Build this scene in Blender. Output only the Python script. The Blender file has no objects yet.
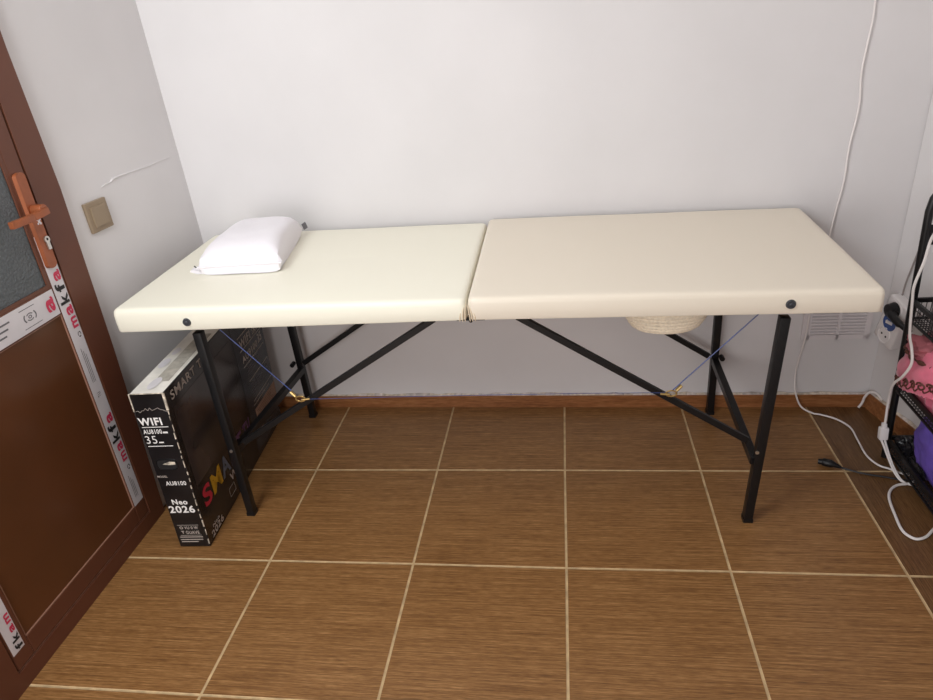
import bpy, bmesh, math, random
from mathutils import Vector, Matrix, noise
random.seed(7)
scn = bpy.context.scene
COL = scn.collection
PI = math.pi
V3 = Vector

# ------------------------------------------------------------------ materials
def lin(c):
    return tuple(((x/255)/12.92 if x/255 <= .04045 else ((x/255+.055)/1.055)**2.4) for x in c) + (1.0,)

def mat(name, rgb, rough=.5, metal=0.0, var=.0, vscale=20, bump=0.0, bscale=60, spec=.5, sheen=0.0, coat=0.0):
    m = bpy.data.materials.new(name); m.use_nodes = True
    nt = m.node_tree; b = nt.nodes['Principled BSDF']
    b.inputs['Base Color'].default_value = lin(rgb)
    b.inputs['Roughness'].default_value = rough
    b.inputs['Metallic'].default_value = metal
    b.inputs['Specular IOR Level'].default_value = spec
    if sheen: b.inputs['Sheen Weight'].default_value = sheen
    if coat: b.inputs['Coat Weight'].default_value = coat
    tc = nt.nodes.new('ShaderNodeTexCoord')
    if var:
        n = nt.nodes.new('ShaderNodeTexNoise'); n.inputs['Scale'].default_value = vscale; n.inputs['Detail'].default_value = 4
        nt.links.new(tc.outputs['Object'], n.inputs['Vector'])
        r = nt.nodes.new('ShaderNodeValToRGB')
        r.color_ramp.elements[0].position = .3; r.color_ramp.elements[1].position = .7
        r.color_ramp.elements[0].color = lin([max(0, x*(1-var)) for x in rgb])
        r.color_ramp.elements[1].color = lin([min(255, x*(1+var)) for x in rgb])
        nt.links.new(n.outputs['Fac'], r.inputs['Fac']); nt.links.new(r.outputs['Color'], b.inputs['Base Color'])
    if bump:
        n2 = nt.nodes.new('ShaderNodeTexNoise'); n2.inputs['Scale'].default_value = bscale; n2.inputs['Detail'].default_value = 5
        nt.links.new(tc.outputs['Object'], n2.inputs['Vector'])
        bp = nt.nodes.new('ShaderNodeBump'); bp.inputs['Strength'].default_value = bump; bp.inputs['Distance'].default_value = .01
        nt.links.new(n2.outputs['Fac'], bp.inputs['Height']); nt.links.new(bp.outputs['Normal'], b.inputs['Normal'])
    return m

def streak_mat(name, dark, mid, light, scale, rough=.35, bump=.15):
    m = bpy.data.materials.new(name); m.use_nodes = True
    nt = m.node_tree; b = nt.nodes['Principled BSDF']; b.inputs['Roughness'].default_value = rough
    b.inputs['Specular IOR Level'].default_value = .35
    tc = nt.nodes.new('ShaderNodeTexCoord')
    def layer(sc, detail, w):
        mp = nt.nodes.new('ShaderNodeMapping'); mp.inputs['Scale'].default_value = sc
        n = nt.nodes.new('ShaderNodeTexNoise'); n.inputs['Scale'].default_value = 1; n.inputs['Detail'].default_value = detail; n.inputs['Roughness'].default_value = .65
        nt.links.new(tc.outputs['Object'], mp.inputs['Vector']); nt.links.new(mp.outputs['Vector'], n.inputs['Vector'])
        return n
    a = layer(scale, 6, 1)
    c = layer(tuple(s*(6.5 if s < 10 else 3.1) for s in scale), 2, 1)
    mx = nt.nodes.new('ShaderNodeMix'); mx.data_type = 'FLOAT'; mx.inputs[0].default_value = .45
    nt.links.new(a.outputs['Fac'], mx.inputs[2]); nt.links.new(c.outputs['Fac'], mx.inputs[3])
    r = nt.nodes.new('ShaderNodeValToRGB'); e = r.color_ramp.elements
    e[0].position = .33; e[0].color = lin(dark); e[1].position = .68; e[1].color = lin(light)
    k = e.new(.5); k.color = lin(mid)
    nt.links.new(mx.outputs[0], r.inputs['Fac']); nt.links.new(r.outputs['Color'], b.inputs['Base Color'])
    bp = nt.nodes.new('ShaderNodeBump'); bp.inputs['Strength'].default_value = bump; bp.inputs['Distance'].default_value = .003
    nt.links.new(mx.outputs[0], bp.inputs['Height']); nt.links.new(bp.outputs['Normal'], b.inputs['Normal'])
    return m

M = dict(
    wall=mat('white_plaster', (213, 210, 211), .75, var=.015, vscale=3, bump=.06, bscale=9),
    walld=mat('chipped_plaster', (196, 186, 180), .9, var=.2, vscale=40, bump=.5, bscale=50),
    ceil=mat('ceiling_paint', (232, 232, 232), .8),
    tile=streak_mat('brown_tile', (78, 48, 22), (130, 91, 52), (178, 136, 90), (5, 260, 5)),
    tile2=streak_mat('brown_tile_cross', (66, 42, 22), (104, 73, 44), (136, 102, 68), (260, 5, 5)),  # crosswise streaks; colour also lowered to paint in the dimmer right side
    grout=mat('cream_grout', (182, 156, 118), .8, var=.12, vscale=30),
    skirt=streak_mat('skirting_tile', (112, 68, 38), (142, 92, 56), (168, 118, 78), (4, 40, 60), rough=.3, bump=.05),
    skirtend=mat('skirting_mortar', (205, 192, 176), .9, var=.15, vscale=60, bump=.5, bscale=70),
    door=mat('brown_door_plastic', (98, 58, 42), .38, var=.05, vscale=4, spec=.35),
    doorpanel=mat('brown_door_panel', (94, 56, 32), .3, var=.08, vscale=3, spec=.4),
    edge_glint=mat('door_edge_highlight', (150, 112, 94), .4),  # highlights along the door edges, painted in as thin pale strips
    doorseal=mat('door_seal', (38, 22, 16), .7),
    handle=mat('copper_brown_metal', (150, 84, 52), .35, metal=.25, var=.06, vscale=30),
    steel=mat('worn_steel', (205, 200, 192), .3, metal=.9),
    glass=mat('frosted_dark_glass', (88, 93, 96), .55, var=.1, vscale=160, bump=.5, bscale=180),
    tape=mat('white_protective_film', (212, 208, 212), .4, var=.03, vscale=15),
    pink=mat('crimson_print', (200, 48, 84), .5),
    blk=mat('black_print', (28, 26, 28), .6),
    greyprint=mat('grey_print', (105, 103, 108), .6),
    switch=mat('bronze_plastic', (146, 128, 106), .4, spec=.4),
    vinyl=mat('cream_vinyl', (234, 230, 214), .42, bump=.03, bscale=14, spec=.4),
    vinyl_dim=mat('cream_vinyl_dim_light', (224, 214, 198), .42, bump=.03, bscale=14, spec=.4),  # same vinyl as the left half; dimmer, warmer light put into its colour
    vinylfold=mat('cream_vinyl_crease', (216, 198, 172), .5),
    black=mat('black_powder_coat', (16, 16, 18), .4, spec=.4),
    blackmesh=mat('black_wire', (26, 25, 28), .45),
    gdark=mat('dark_grey_plastic', (58, 60, 65), .25),
    cable=mat('blue_cable', (52, 70, 128), .4),
    brass=mat('brass_fitting', (196, 168, 110), .3, metal=.8),
    pillow=mat('white_cotton', (230, 226, 231), .85, bump=.05, bscale=90, sheen=.2),
    rope=mat('cream_cotton_rope', (242, 230, 208), .9, var=.05, vscale=160, bump=.12, bscale=260),
    boxfront=mat('black_card_gloss', (22, 21, 23), .32, var=.25, vscale=14),
    boxside=mat('charcoal_card_gloss', (40, 35, 33), .22, var=.06, vscale=4),
    boxscreen=mat('printed_screen_picture', (58, 50, 48), .2, var=.25, vscale=5),
    boxtop=mat('white_card', (226, 222, 214), .5, var=.05, vscale=25),
    boxinset=mat('grey_card', (172, 166, 156), .7, var=.1, vscale=60),
    boxedge=mat('torn_card_edge', (190, 180, 164), .9, var=.3, vscale=80),
    btext=mat('white_print', (232, 230, 228), .5),
    dtext=mat('dim_silver_print', (178, 168, 160), .5),
    tan=mat('tan_sticker', (158, 128, 108), .6, var=.06, vscale=60),
    lred=mat('red_print', (190, 40, 62), .5), lyel=mat('yellow_print', (196, 150, 30), .5),
    lora=mat('orange_print', (206, 110, 40), .5), lblu=mat('blue_grey_print', (104, 112, 128), .5),
    lpur=mat('purple_print', (96, 60, 100), .5),
    cord=mat('white_cord', (226, 220, 218), .45), cordg=mat('grey_cord', (150, 142, 140), .5),
    white=mat('white_plastic', (226, 222, 222), .4), vent=mat('vent_plastic', (216, 210, 212), .5),
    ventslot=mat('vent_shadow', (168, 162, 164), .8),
    blueplug=mat('blue_plastic', (56, 82, 140), .4), hole=mat('dark_hole', (20, 18, 20), .9),
    pinkcloth=mat('pink_satin', (214, 108, 132), .5, var=.1, vscale=12, bump=.3, bscale=18, sheen=.3),
    mauve=mat('dusty_pink_cloth', (168, 96, 104), .7, var=.15, vscale=25, bump=.3, bscale=30),
    brown=mat('dark_brown_trim', (84, 46, 34), .6, var=.2, vscale=80),
    purple=mat('purple_cloth', (98, 76, 168), .6, var=.12, vscale=10, bump=.3, bscale=16),
    blackcloth=mat('black_plastic_film', (20, 19, 23), .3, var=.2, vscale=20, bump=.6, bscale=30),
    grey=mat('grey_mesh', (112, 108, 110), .5, var=.2, vscale=150),
)

# ------------------------------------------------------------------ helpers
ORG = {}
def tag(o, label=None, cat=None, group=None, kind=None):
    if label: o['label'] = label
    if cat: o['category'] = cat
    if group: o['group'] = group
    if kind: o['kind'] = kind
    return o
def thing(name, label, cat, loc, group=None):
    o = bpy.data.objects.new(name, None); COL.objects.link(o); o.location = loc
    o.empty_display_size = .05
    ORG[o.name] = V3(loc)
    return tag(o, label, cat, group)
def root_org(p):
    while p.parent: p = p.parent
    return ORG.get(p.name, V3(p.location))
def obj(name, bm, m, parent=None, smooth=False, label=None, base=None):
    """link a bmesh given in world coordinates as one object"""
    me = bpy.data.meshes.new(name)
    ms = m if isinstance(m, (list, tuple)) else [m]
    for x in ms: me.materials.append(x)
    bmesh.ops.recalc_face_normals(bm, faces=bm.faces[:]) if not getattr(bm, '_flat', False) else None
    if smooth:
        for f in bm.faces: f.smooth = True
    if parent is None:
        off = V3(base) if base is not None else V3((0, 0, 0))
    else:
        off = root_org(parent)
    bmesh.ops.translate(bm, verts=bm.verts[:], vec=-off)
    bm.to_mesh(me); bm.free()
    if smooth:
        me.set_sharp_from_angle(angle=math.radians(38))
    o = bpy.data.objects.new(name, me); COL.objects.link(o)
    if parent is None: o.location = off; ORG[o.name] = off
    else: o.parent = parent
    if label: o['label'] = label
    return o
def struct(name, bm, m, parent=None, smooth=False, label=None, cat=None):
    o = obj(name, bm, m, parent, smooth)
    if parent is None: o['kind'] = 'structure'
    if label: o['label'] = label
    if cat: o['category'] = cat
    return o
def B(): return bmesh.new()
def hexa(bm, p, mi=0):
    """p: 8 points, bottom loop then top loop"""
    vs = [bm.verts.new(x) for x in p]
    fs = [(3, 2, 1, 0), (4, 5, 6, 7), (0, 1, 5, 4), (1, 2, 6, 5), (2, 3, 7, 6), (3, 0, 4, 7)]
    out = []
    for f in fs:
        q = bm.faces.new([vs[i] for i in f]); q.material_index = mi; out.append(q)
    return vs, out
def box(bm, lo, hi, mi=0):
    x0, y0, z0 = lo; x1, y1, z1 = hi
    return hexa(bm, [(x0, y0, z0), (x1, y0, z0), (x1, y1, z0), (x0, y1, z0), (x0, y0, z1), (x1, y0, z1), (x1, y1, z1), (x0, y1, z1)], mi)
def prism(bm, poly, z0, z1, mi=0):
    n = len(poly); a = [bm.verts.new((p[0], p[1], z0)) for p in poly]; b = [bm.verts.new((p[0], p[1], z1)) for p in poly]
    bm.faces.new(a[::-1]).material_index = mi; bm.faces.new(b).material_index = mi
    for i in range(n):
        j = (i+1) % n; bm.faces.new([a[i], a[j], b[j], b[i]]).material_index = mi
def frame_of(d, up=V3((0, 0, 1))):
    d = d.normalized()
    if abs(d.dot(up)) > .97: up = V3((0, 1, 0))
    s = d.cross(up).normalized(); return s, s.cross(d).normalized()
def bar(bm, a, b, w, h, up=V3((0, 0, 1)), mi=0):
    a = V3(a); b = V3(b); s, u = frame_of(b-a, V3(up))
    s = s*w/2; u = u*h/2
    hexa(bm, [a-s-u, a+s-u, a+s+u, a-s+u, b-s-u, b+s-u, b+s+u, b-s+u], mi)
def bevel(bm, r, seg=2, edges=None):
    bmesh.ops.bevel(bm, geom=edges or bm.edges[:], offset=r, segments=seg, affect='EDGES', profile=.6, clamp_overlap=True)
def catmull(pts, n=8):
    pts = [V3(p) for p in pts]; out = []
    for i in range(len(pts)-1):
        p0 = pts[max(0, i-1)]; p1 = pts[i]; p2 = pts[i+1]; p3 = pts[min(len(pts)-1, i+2)]
        for k in range(n):
            t = k/n
            out.append(.5*((2*p1)+(-p0+p2)*t+(2*p0-5*p1+4*p2-p3)*t*t+(-p0+3*p1-3*p2+p3)*t**3))
    out.append(pts[-1]); return out
def tube(bm, pts, r, seg=8, closed=False, mi=0):
    pts = [V3(p) for p in pts]; n = len(pts); rings = []
    rr = r if isinstance(r, (list, tuple)) else [r]*n
    prev = None
    for i, p in enumerate(pts):
        if closed: d = pts[(i+1) % n]-pts[i-1]
        else: d = pts[min(n-1, i+1)]-pts[max(0, i-1)]
        if d.length < 1e-9: d = V3((0, 0, 1))
        d.normalize()
        if prev is None: s, u = frame_of(d)
        else:
            s = prev-d*prev.dot(d)
            if s.length < 1e-6: s, _ = frame_of(d)
            s.normalize()
        u = s.cross(d).normalized(); prev = s
        rings.append([bm.verts.new(p+(s*math.cos(2*PI*k/seg)+u*math.sin(2*PI*k/seg))*rr[i]) for k in range(seg)])
    m = n if closed else n-1
    for i in range(m):
        a = rings[i]; b = rings[(i+1) % n]
        for k in range(seg):
            f = bm.faces.new([a[k], a[(k+1) % seg], b[(k+1) % seg], b[k]]); f.material_index = mi
    if not closed:
        bm.faces.new(rings[0][::-1]).material_index = mi; bm.faces.new(rings[-1]).material_index = mi
def disc(bm, c, axis, r, depth, seg=24, mi=0, taper=1.0):
    """cylinder from c along axis"""
    c = V3(c); ax = V3(axis).normalized(); s, u = frame_of(ax)
    a = [bm.verts.new(c+(s*math.cos(2*PI*k/seg)+u*math.sin(2*PI*k/seg))*r) for k in range(seg)]
    b = [bm.verts.new(c+ax*depth+(s*math.cos(2*PI*k/seg)+u*math.sin(2*PI*k/seg))*r*taper) for k in range(seg)]
    bm.faces.new(a[::-1]).material_index = mi; bm.faces.new(b).material_index = mi
    for k in range(seg):
        f = bm.faces.new([a[k], a[(k+1) % seg], b[(k+1) % seg], b[k]]); f.material_index = mi
def lathe(bm, prof, c, seg=32):
    c = V3(c); rings = []
    for r, z in prof:
        rings.append([bm.verts.new(c+V3((r*math.cos(2*PI*k/seg), r*math.sin(2*PI*k/seg), z))) for k in range(seg)])
    for a, b in zip(rings, rings[1:]):
        for k in range(seg): bm.faces.new([a[k], a[(k+1) % seg], b[(k+1) % seg], b[k]])
    return rings
def text_bm(bm, s, O, U, Vv, bold=.0, mi=0, lift=.0006, thick=.0):
    """write s filling the parallelogram O + U (reading direction) + Vv (up)"""
    cu = bpy.data.curves.new('t', 'FONT'); cu.body = s; cu.size = 1; cu.offset = bold; cu.resolution_u = 4; cu.space_character = 1.12
    o = bpy.data.objects.new('t', cu); COL.objects.link(o)
    dg = bpy.context.evaluated_depsgraph_get(); me = bpy.data.meshes.new_from_object(o.evaluated_get(dg))
    xs = [v.co.x for v in me.vertices]; ys = [v.co.y for v in me.vertices]
    x0, x1, y0, y1 = min(xs), max(xs), min(ys), max(ys)
    O = V3(O); U = V3(U); Vv = V3(Vv); n = U.cross(Vv).normalized()
    vs = [bm.verts.new(O+U*((v.co.x-x0)/(x1-x0))+Vv*((v.co.y-y0)/(y1-y0))+n*lift) for v in me.vertices]
    for p in me.polygons:
        try: bm.faces.new([vs[i] for i in p.vertices]).material_index = mi
        except ValueError: pass
    bpy.data.objects.remove(o); bpy.data.curves.remove(cu); bpy.data.meshes.remove(me)
    bm._flat = True if False else None
def quad(bm, O, U, Vv, lift=.0004, mi=0):
    O = V3(O); U = V3(U); Vv = V3(Vv); n = U.cross(Vv).normalized()*lift
    f = bm.faces.new([bm.verts.new(x) for x in (O+n, O+U+n, O+U+Vv+n, O+Vv+n)]); f.material_index = mi
def flat(name, bm, m, parent, label=None):
    """printing lying on a surface: keep the winding as given"""
    me = bpy.data.meshes.new(name)
    for x in (m if isinstance(m, (list, tuple)) else [m]): me.materials.append(x)
    bmesh.ops.translate(bm, verts=bm.verts[:], vec=-root_org(parent))
    bm.to_mesh(me); bm.free()
    o = bpy.data.objects.new(name, me); COL.objects.link(o); o.parent = parent
    if label: o['label'] = label
    return o
class BM2: pass

# bmesh objects do not take attributes: patch helpers that relied on it
def text(bm, *a, **k):
    try: text_bm(bm, *a, **k)
    except AttributeError: pass

# ------------------------------------------------------------------ camera
cd = bpy.data.cameras.new('camera'); cam = bpy.data.objects.new('camera', cd); COL.objects.link(cam)
pp, yy, rr_ = 1.1013941, 0.1691773, -0.1020538
cam.matrix_world = Matrix.Translation((.01562, -1.65961, 1.27910)) @ Matrix.Rotation(yy, 4, 'Z') @ Matrix.Rotation(pp, 4, 'X') @ Matrix.Rotation(rr_, 4, 'Z')
cd.sensor_width = 36; cd.lens = 663.11/933*36; cd.clip_start = .02
scn.camera = cam

# ------------------------------------------------------------------ the room
CEIL = 2.62
YF = -3.3
def yback(x): return .3765-.021*x
def xright(y): return .992+.22*(yback(1)-y)
LC = (-1.208, yback(-1.208)); RC = (.992, yback(.992))
LW = [LC, (-1.237, -.12), (-1.242, YF)]
RW = [RC, (xright(-1.0), -1.0), (xright(-1.0)+.05, YF)]

bm = B()
prism(bm, [(LC[0]-.15, yback(-1.187)), (RC[0]+.15, yback(.992)), (RC[0]+.15, .55), (LC[0]-.15, .55)], 0, CEIL)
struct('wall_back', bm, M['wall'])
bm = B(); prism(bm, [LW[0], LW[1], LW[2], (-1.4, YF), (-1.4, LC[1])][::-1], 0, CEIL); struct('wall_left', bm, M['wall'])
bm = B(); prism(bm, [RW[0], RW[1], RW[2], (1.7, YF), (1.7, RC[1])], 0, CEIL); struct('wall_right', bm, M['wall'])
bm = B(); box(bm, (-1.4, YF, CEIL), (1.7, .55, CEIL+.1)); struct('ceiling', bm, M['ceil'])

# floor: square tiles 0.4 m with wobbly cream grout
bm = B()
box(bm, (-1.4, YF, -.06), (1.7, .55, -.0012), 0)
xsg = [-1.4]+[i*.4 for i in range(-2, 6)]
ysg = [.4-.4*j for j in range(0, 11)]
g = .0033
rnd = random.Random(3)
jit = {(i, j): (rnd.uniform(-.0012, .0012), rnd.uniform(-.0012, .0012)) for i in range(len(xsg)) for j in range(len(ysg))}
for i in range(len(xsg)-1):
    for j in range(len(ysg)-1):
        def P(a, b, sx, sy):
            dx, dy = jit[(a, b)]; x = xsg[a]+dx+sx*g; y = ysg[b]+dy+sy*g
            return (max(-1.39, min(1.69, x)), max(YF+.01, min(.5, y)))
        poly = [P(i, j+1, 1, 1), P(i+1, j+1, -1, 1), P(i+1, j, -1, -1), P(i, j, 1, -1)]
        if poly[1][0]-poly[0][0] < .01: continue
        vs = [bm.verts.new((p[0], p[1], 0)) for p in poly]
        f = bm.faces.new(vs); f.material_index = 2 if xsg[i] > .79 else 1
        lo = [bm.verts.new((p[0]+(.0012 if k in (1, 2) else -.0012), p[1]+(.0012 if k > 1 else -.0012), -.0012)) for k, p in enumerate(poly)]
        for k in range(4):
            q = bm.faces.new([lo[k], lo[(k+1) % 4], vs[(k+1) % 4], vs[k]]); q.material_index = 0
struct('floor', bm, [M['grout'], M['tile'], M['tile2']])

# baseboards: brown tile strip with a ragged plaster top edge
def baseboard(name, a, b, n2, h=.047, t=.013, seed=1):
    rn = random.Random(seed); bm = B(); a = V3(a); b = V3(b); n2 = V3(n2); L = (b-a).length; N = max(6, int(L/.03))
    up = V3((0, 0, 1))
    for k in range(N):
        p = a+(b-a)*(k/N); q = a+(b-a)*((k+1)/N)
        hexa(bm, [p+n2*t, q+n2*t, q, p, p+n2*t+up*h, q+n2*t+up*h, q+up*h, p+up*h], 0)
    hs = [h+rn.uniform(.001, .008) for _ in range(N+1)]
    for k in range(N):
        p = a+(b-a)*(k/N); q = a+(b-a)*((k+1)/N); m = 1 if rn.random() > .25 else 2
        hexa(bm, [p+n2*t*.75+up*h, q+n2*t*.75+up*h, q+up*h, p+up*h, p+n2*t*.25+up*hs[k], q+n2*t*.25+up*hs[k+1], q+up*hs[k+1], p+up*hs[k]], m)
    bmesh.ops.remove_doubles(bm, verts=bm.verts[:], dist=1e-5)
    struct(name, bm, [M['skirt'], M['skirtend'], M['walld']])
baseboard('baseboard_back', (LC[0]+.002, LC[1]-.0005, 0), (RC[0]-.004, RC[1]-.0005, 0), (0, -1, 0), seed=4)
dR = (V3((RW[1][0], RW[1][1], 0))-V3((RC[0], RC[1], 0))).normalized(); nR = V3((dR.y, -dR.x, 0)) if dR.y*1 < 0 and dR.y < 0 else V3((-dR.y, dR.x, 0))
nR = V3((-abs(dR.y), -abs(dR.x), 0)).normalized()
baseboard('baseboard_right', V3((RC[0], RC[1], 0))+dR*.016+nR*.0008, V3((RC[0], RC[1], 0))+dR*1.2+nR*.0008, nR, h=.058, seed=9)

# crack ridge on the left wall
def xleft(y): return LC[0]+(LW[1][0]-LC[0])*(LC[1]-y)/(LC[1]-LW[1][1])
bm = B()
pts = [(.012, .945), (.03, .949), (.055, .950), (.065, .956), (.1, .957), (.16, .956), (.22, .955), (.29, .957), (.345, .956)]
tube(bm, [(xleft(y)+.0004, y, z) for y, z in pts], [.0008, .0018, .0020, .0034, .0026, .0018, .0016, .0013, .0006], 6)
struct('trim_1', bm, M['wall'], label='raised plaster crack running across the left wall above the switch')

# ------------------------------------------------------------------ door (left wall)
DX = -1.222
def dsh(y, z): return y+.028*(z-.05)          # the door hangs a little out of plumb
def dbox(bm, x0, x1, y0, y1, z0, z1, mi=0):
    return hexa(bm, [(x0, dsh(y0, z0), z0), (x1, dsh(y0, z0), z0), (x1, dsh(y1, z0), z0), (x0, dsh(y1, z0), z0),
              (x0, dsh(y0, z1), z1), (x1, dsh(y0, z1), z1), (x1, dsh(y1, z1), z1), (x0, dsh(y1, z1), z1)], mi)
DT = 1.98
door = thing('door_1', 'brown plastic door with frosted glass and printed film strips on the left wall', 'door', (DX, -.5, 0)); door['kind'] = 'structure'
bm = B()
fo = [(-.206, 0), (-.166, .54), (-.145, .98), (-.152, 1.3), (-.14, DT+.055)]
fl_ = [(dsh(-.262, z), z) for y, z in fo]
for k in range(4):
    (ya, za), (yb_, zb0) = fo[k], fo[k+1]; ia, ib = fl_[k][0], fl_[k+1][0]
    hexa(bm, [(-1.245, ia, za), (DX, ia, za), (DX, ya, za), (-1.245, ya, za), (-1.245, ib, zb0), (DX, ib, zb0), (DX, yb_, zb0), (-1.245, yb_, zb0)])
bmesh.ops.remove_doubles(bm, verts=bm.verts[:], dist=1e-6)
bmesh.ops.delete(bm, geom=[f for f in bm.faces if all(v.link_faces and 0 < v.co.z < DT for v in f.verts) and max(v.co.z for v in f.verts)-min(v.co.z for v in f.verts) < 1e-6], context='FACES')
dbox(bm, -1.245, DX, -.866, -.806, 0, DT+.055)
dbox(bm, -1.245, DX, -.806, -.262, 0, .046)
dbox(bm, -1.245, DX, -.806, -.262, DT, DT+.055)
obj('door_frame', bm, M['door'], door)
bm = B(); dbox(bm, -1.243, -1.231, -.806, -.262, .046, DT); obj('door_seal', bm, M['doorseal'], door)
bm = B()
SX = -1.2235
dbox(bm, -1.24, SX, -.312, -.2655, .050, DT-.004)      # lock stile
dbox(bm, -1.24, SX, -.802, -.752, .050, DT-.004)       # hinge stile
dbox(bm, -1.24, SX, -.752, -.312, .050, .104)          # bottom rail
dbox(bm, -1.24, SX, -.752, -.312, .704, .776)          # middle rail
dbox(bm, -1.24, SX, -.752, -.312, DT-.06, DT-.004)
bevel(bm, .002, 1); sash = obj('sash', bm, M['door'], door)
bm = B(); dbox(bm, -1.238, -1.2275, -.752, -.312, .104, .704); obj('lower_panel', bm, M['doorpanel'], door)
bm = B()
for (a, b, c, d) in ((-.752, -.746, .776, DT-.06), (-.322, -.312, .776, DT-.06), (-.746, -.322, .776, .784)):
    dbox(bm, -1.2275, -1.2242, a, b, c, d)
obj('glazing_bead', bm, M['door'], door)
bm = B()
for (a, b, c, d) in ((-.752, -.7505, .104, .704), (-.3135, -.312, .104, .704), (-.7505, -.3135, .104, .1056), (-.7505, -.3135, .7024, .704)):
    dbox(bm, -1.2275, -1.2242, a, b, c, d)
obj('panel_edge_glint', bm, M['edge_glint'], door)
bm = B(); dbox(bm, -1.232, -1.2262, -.806, -.262, .0461, .0476); dbox(bm, -1.232, -1.2262, -.2635, -.2622, .0476, .80); obj('frame_edge_glint', bm, M['edge_glint'], door)
bm = B(); dbox(bm, -1.238, -1.2285, -.746, -.322, .784, DT-.06); obj('glass_pane', bm, M['glass'], door)
# film strips with print
def fpt(y, z, x=SX+.0006): return V3((x, dsh(y, z), z))
bm = B(); dbox(bm, SX-.0005, SX+.0004, -.309, -.268, .104, .90); t1 = obj('film_strip', bm, M['tape'], door, label='white film strip down the lock stile')
bm = B(); dbox(bm, SX-.0005, SX+.0004, -.746, -.314, .708, .772); t2 = obj('film_strip', bm, M['tape'], door, label='white film strip across the middle rail')
bm = B(); dbox(bm, SX-.0005, SX+.0004, -.798, -.764, .092, .60); t3 = obj('film_strip', bm, M['tape'], door, label='white film strip down the hinge stile')
UP = V3((0, .028, 1))
def letters(parent, yb, z0, chars, step, tall):
    z = z0
    for ch, m, hgt, wid in chars:
        bm = B(); text(bm, ch, fpt(yb, z), UP*wid, V3((0, -hgt, 0)), bold=.03)
        flat('printed_letter', bm, M[m], parent); z += wid+.006
AK = [('m', 'pink', .020, .030), ('a', 'pink', .023, .025), ('k', 'blk', .032, .026), ('f', 'blk', .032, .022), ('a', 'pink', .023, .027)]
letters(t1, -.2715, .655, AK, 0, 0)
letters(t1, -.2725, .246, [(c, m, h*1.0, w*1.0) for c, m, h, w in AK], 0, 0)
bm = B(); text(bm, 'a', fpt(-.322, .722), V3((0, .028, 1))*.036, V3((0, -.028, 0)), bold=.03); flat('printed_letter', bm, M['pink'], t2)
letters(t3, -.7665, .096, [('f', 'blk', .020, .016), ('k', 'blk', .020, .020), ('a', 'pink', .013, .020), ('m', 'pink', .013, .026)], 0, 0)
bm = B()   # fine print, little emblems
for k in range(3):
    quad(bm, fpt(-.285+.0055*k-.008, .50, SX+.0004), UP*(.10-.01*k), V3((0, -.0014, 0)))
    quad(bm, fpt(-.285+.0055*k-.008, .125, SX+.0004), UP*(.075-.01*k), V3((0, -.0014, 0)))
text(bm, 'TU', fpt(-.283, .455), UP*.014, V3((0, -.012, 0)))
for zc in (.635, .222):
    pr = [fpt(-.279+.006*math.cos(a*PI/8), zc+.008*math.sin(a*PI/8)) for a in range(16)]
    pi_ = [fpt(-.279+.0038*math.cos(a*PI/8), zc+.005*math.sin(a*PI/8)) for a in range(16)]
    vo = [bm.verts.new(p) for p in pr]; vi = [bm.verts.new(p) for p in pi_]
    for a in range(16):
        if a % 5 != 4: bm.faces.new([vo[a], vo[(a+1) % 16], vi[(a+1) % 16], vi[a]])
flat('fine_print', bm, M['blk'], t1)
bm = B()
for k in range(3):
    quad(bm, fpt(-.60, .752-.013*k, SX+.0004), V3((0, .135-.01*k, 0)), V3((0, 0, .004)))
quad(bm, fpt(-.432, .761, SX+.0004), V3((0, .05, 0)), V3((0, 0, .0016))); quad(bm, fpt(-.432, .717, SX+.0004), V3((0, .058, 0)), V3((0, 0, .0016)))
for r0, r1, a0, a1 in ((.013, .0095, .6, 2.5), (.013, .0095, 3.7, 5.6), (.021, .017, -.7, .7), (.021, .017, 2.45, 3.85), (.006, .003, 0, 2*PI)):
    for k in range(12):
        a = a0+(a1-a0)*k/12; b = a0+(a1-a0)*(k+1)/12
        bm.faces.new([bm.verts.new(fpt(-.405+r*math.cos(t), .740+r*.72*math.sin(t))) for r, t in ((r0, a), (r0, b), (r1, b), (r1, a))])
flat('fine_print', bm, M['greyprint'], t2)
# handle set
hb = B()
def rounded_plate(bm, x0, x1, yc, w, z0, z1, n=10):
    pr = []
    r = w/2
    for k in range(n+1):
        a = PI*k/n; pr.append((yc+r*math.cos(a), z1-r*.6+r*.6*math.sin(a)))
    for k in range(n+1):
        a = PI+PI*k/n; pr.append((yc+r*math.cos(a), z0+r*.6+r*.6*math.sin(a)))
    A = [bm.verts.new((x0, dsh(y, z), z)) for y, z in pr]; Bv = [bm.verts.new((x1, dsh(yc+(y-yc)*.86, z), z)) for y, z in pr]
    bm.faces.new(A[::-1]); bm.faces.new(Bv); m = len(pr)
    for k in range(m): bm.faces.new([A[k], A[(k+1) % m], Bv[(k+1) % m], Bv[k]])
rounded_plate(hb, SX-.001, SX+.009, -.291, .034, .818, 1.046)
hp = obj('handle_plate', hb, M['handle'], door, smooth=True)
bm = B()
disc(bm, (SX+.008, dsh(-.288, .958), .958), (1, 0, 0), .013, .028, 20)
cx = SX+.034
path = [(cx, dsh(-.278, .954), .954), (cx-.002, dsh(-.325, .950), .950), (cx-.004, dsh(-.392, .950), .950)]
for a, b in zip(path, path[1:]): bar(bm, a, b, .014, .016)
bevel(bm, .003, 2); obj('handle_lever', bm, M['handle'], door, smooth=True)
bm = B(); disc(bm, (SX+.0085, dsh(-.284, .886), .886), (1, 0, 0), .0085, .004, 20); box(bm, (SX+.0085, dsh(-.289, .87), .862), (SX+.0125, dsh(-.279, .87), .884)); cy = obj('lock_cylinder', bm, M['steel'], door)
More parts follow.
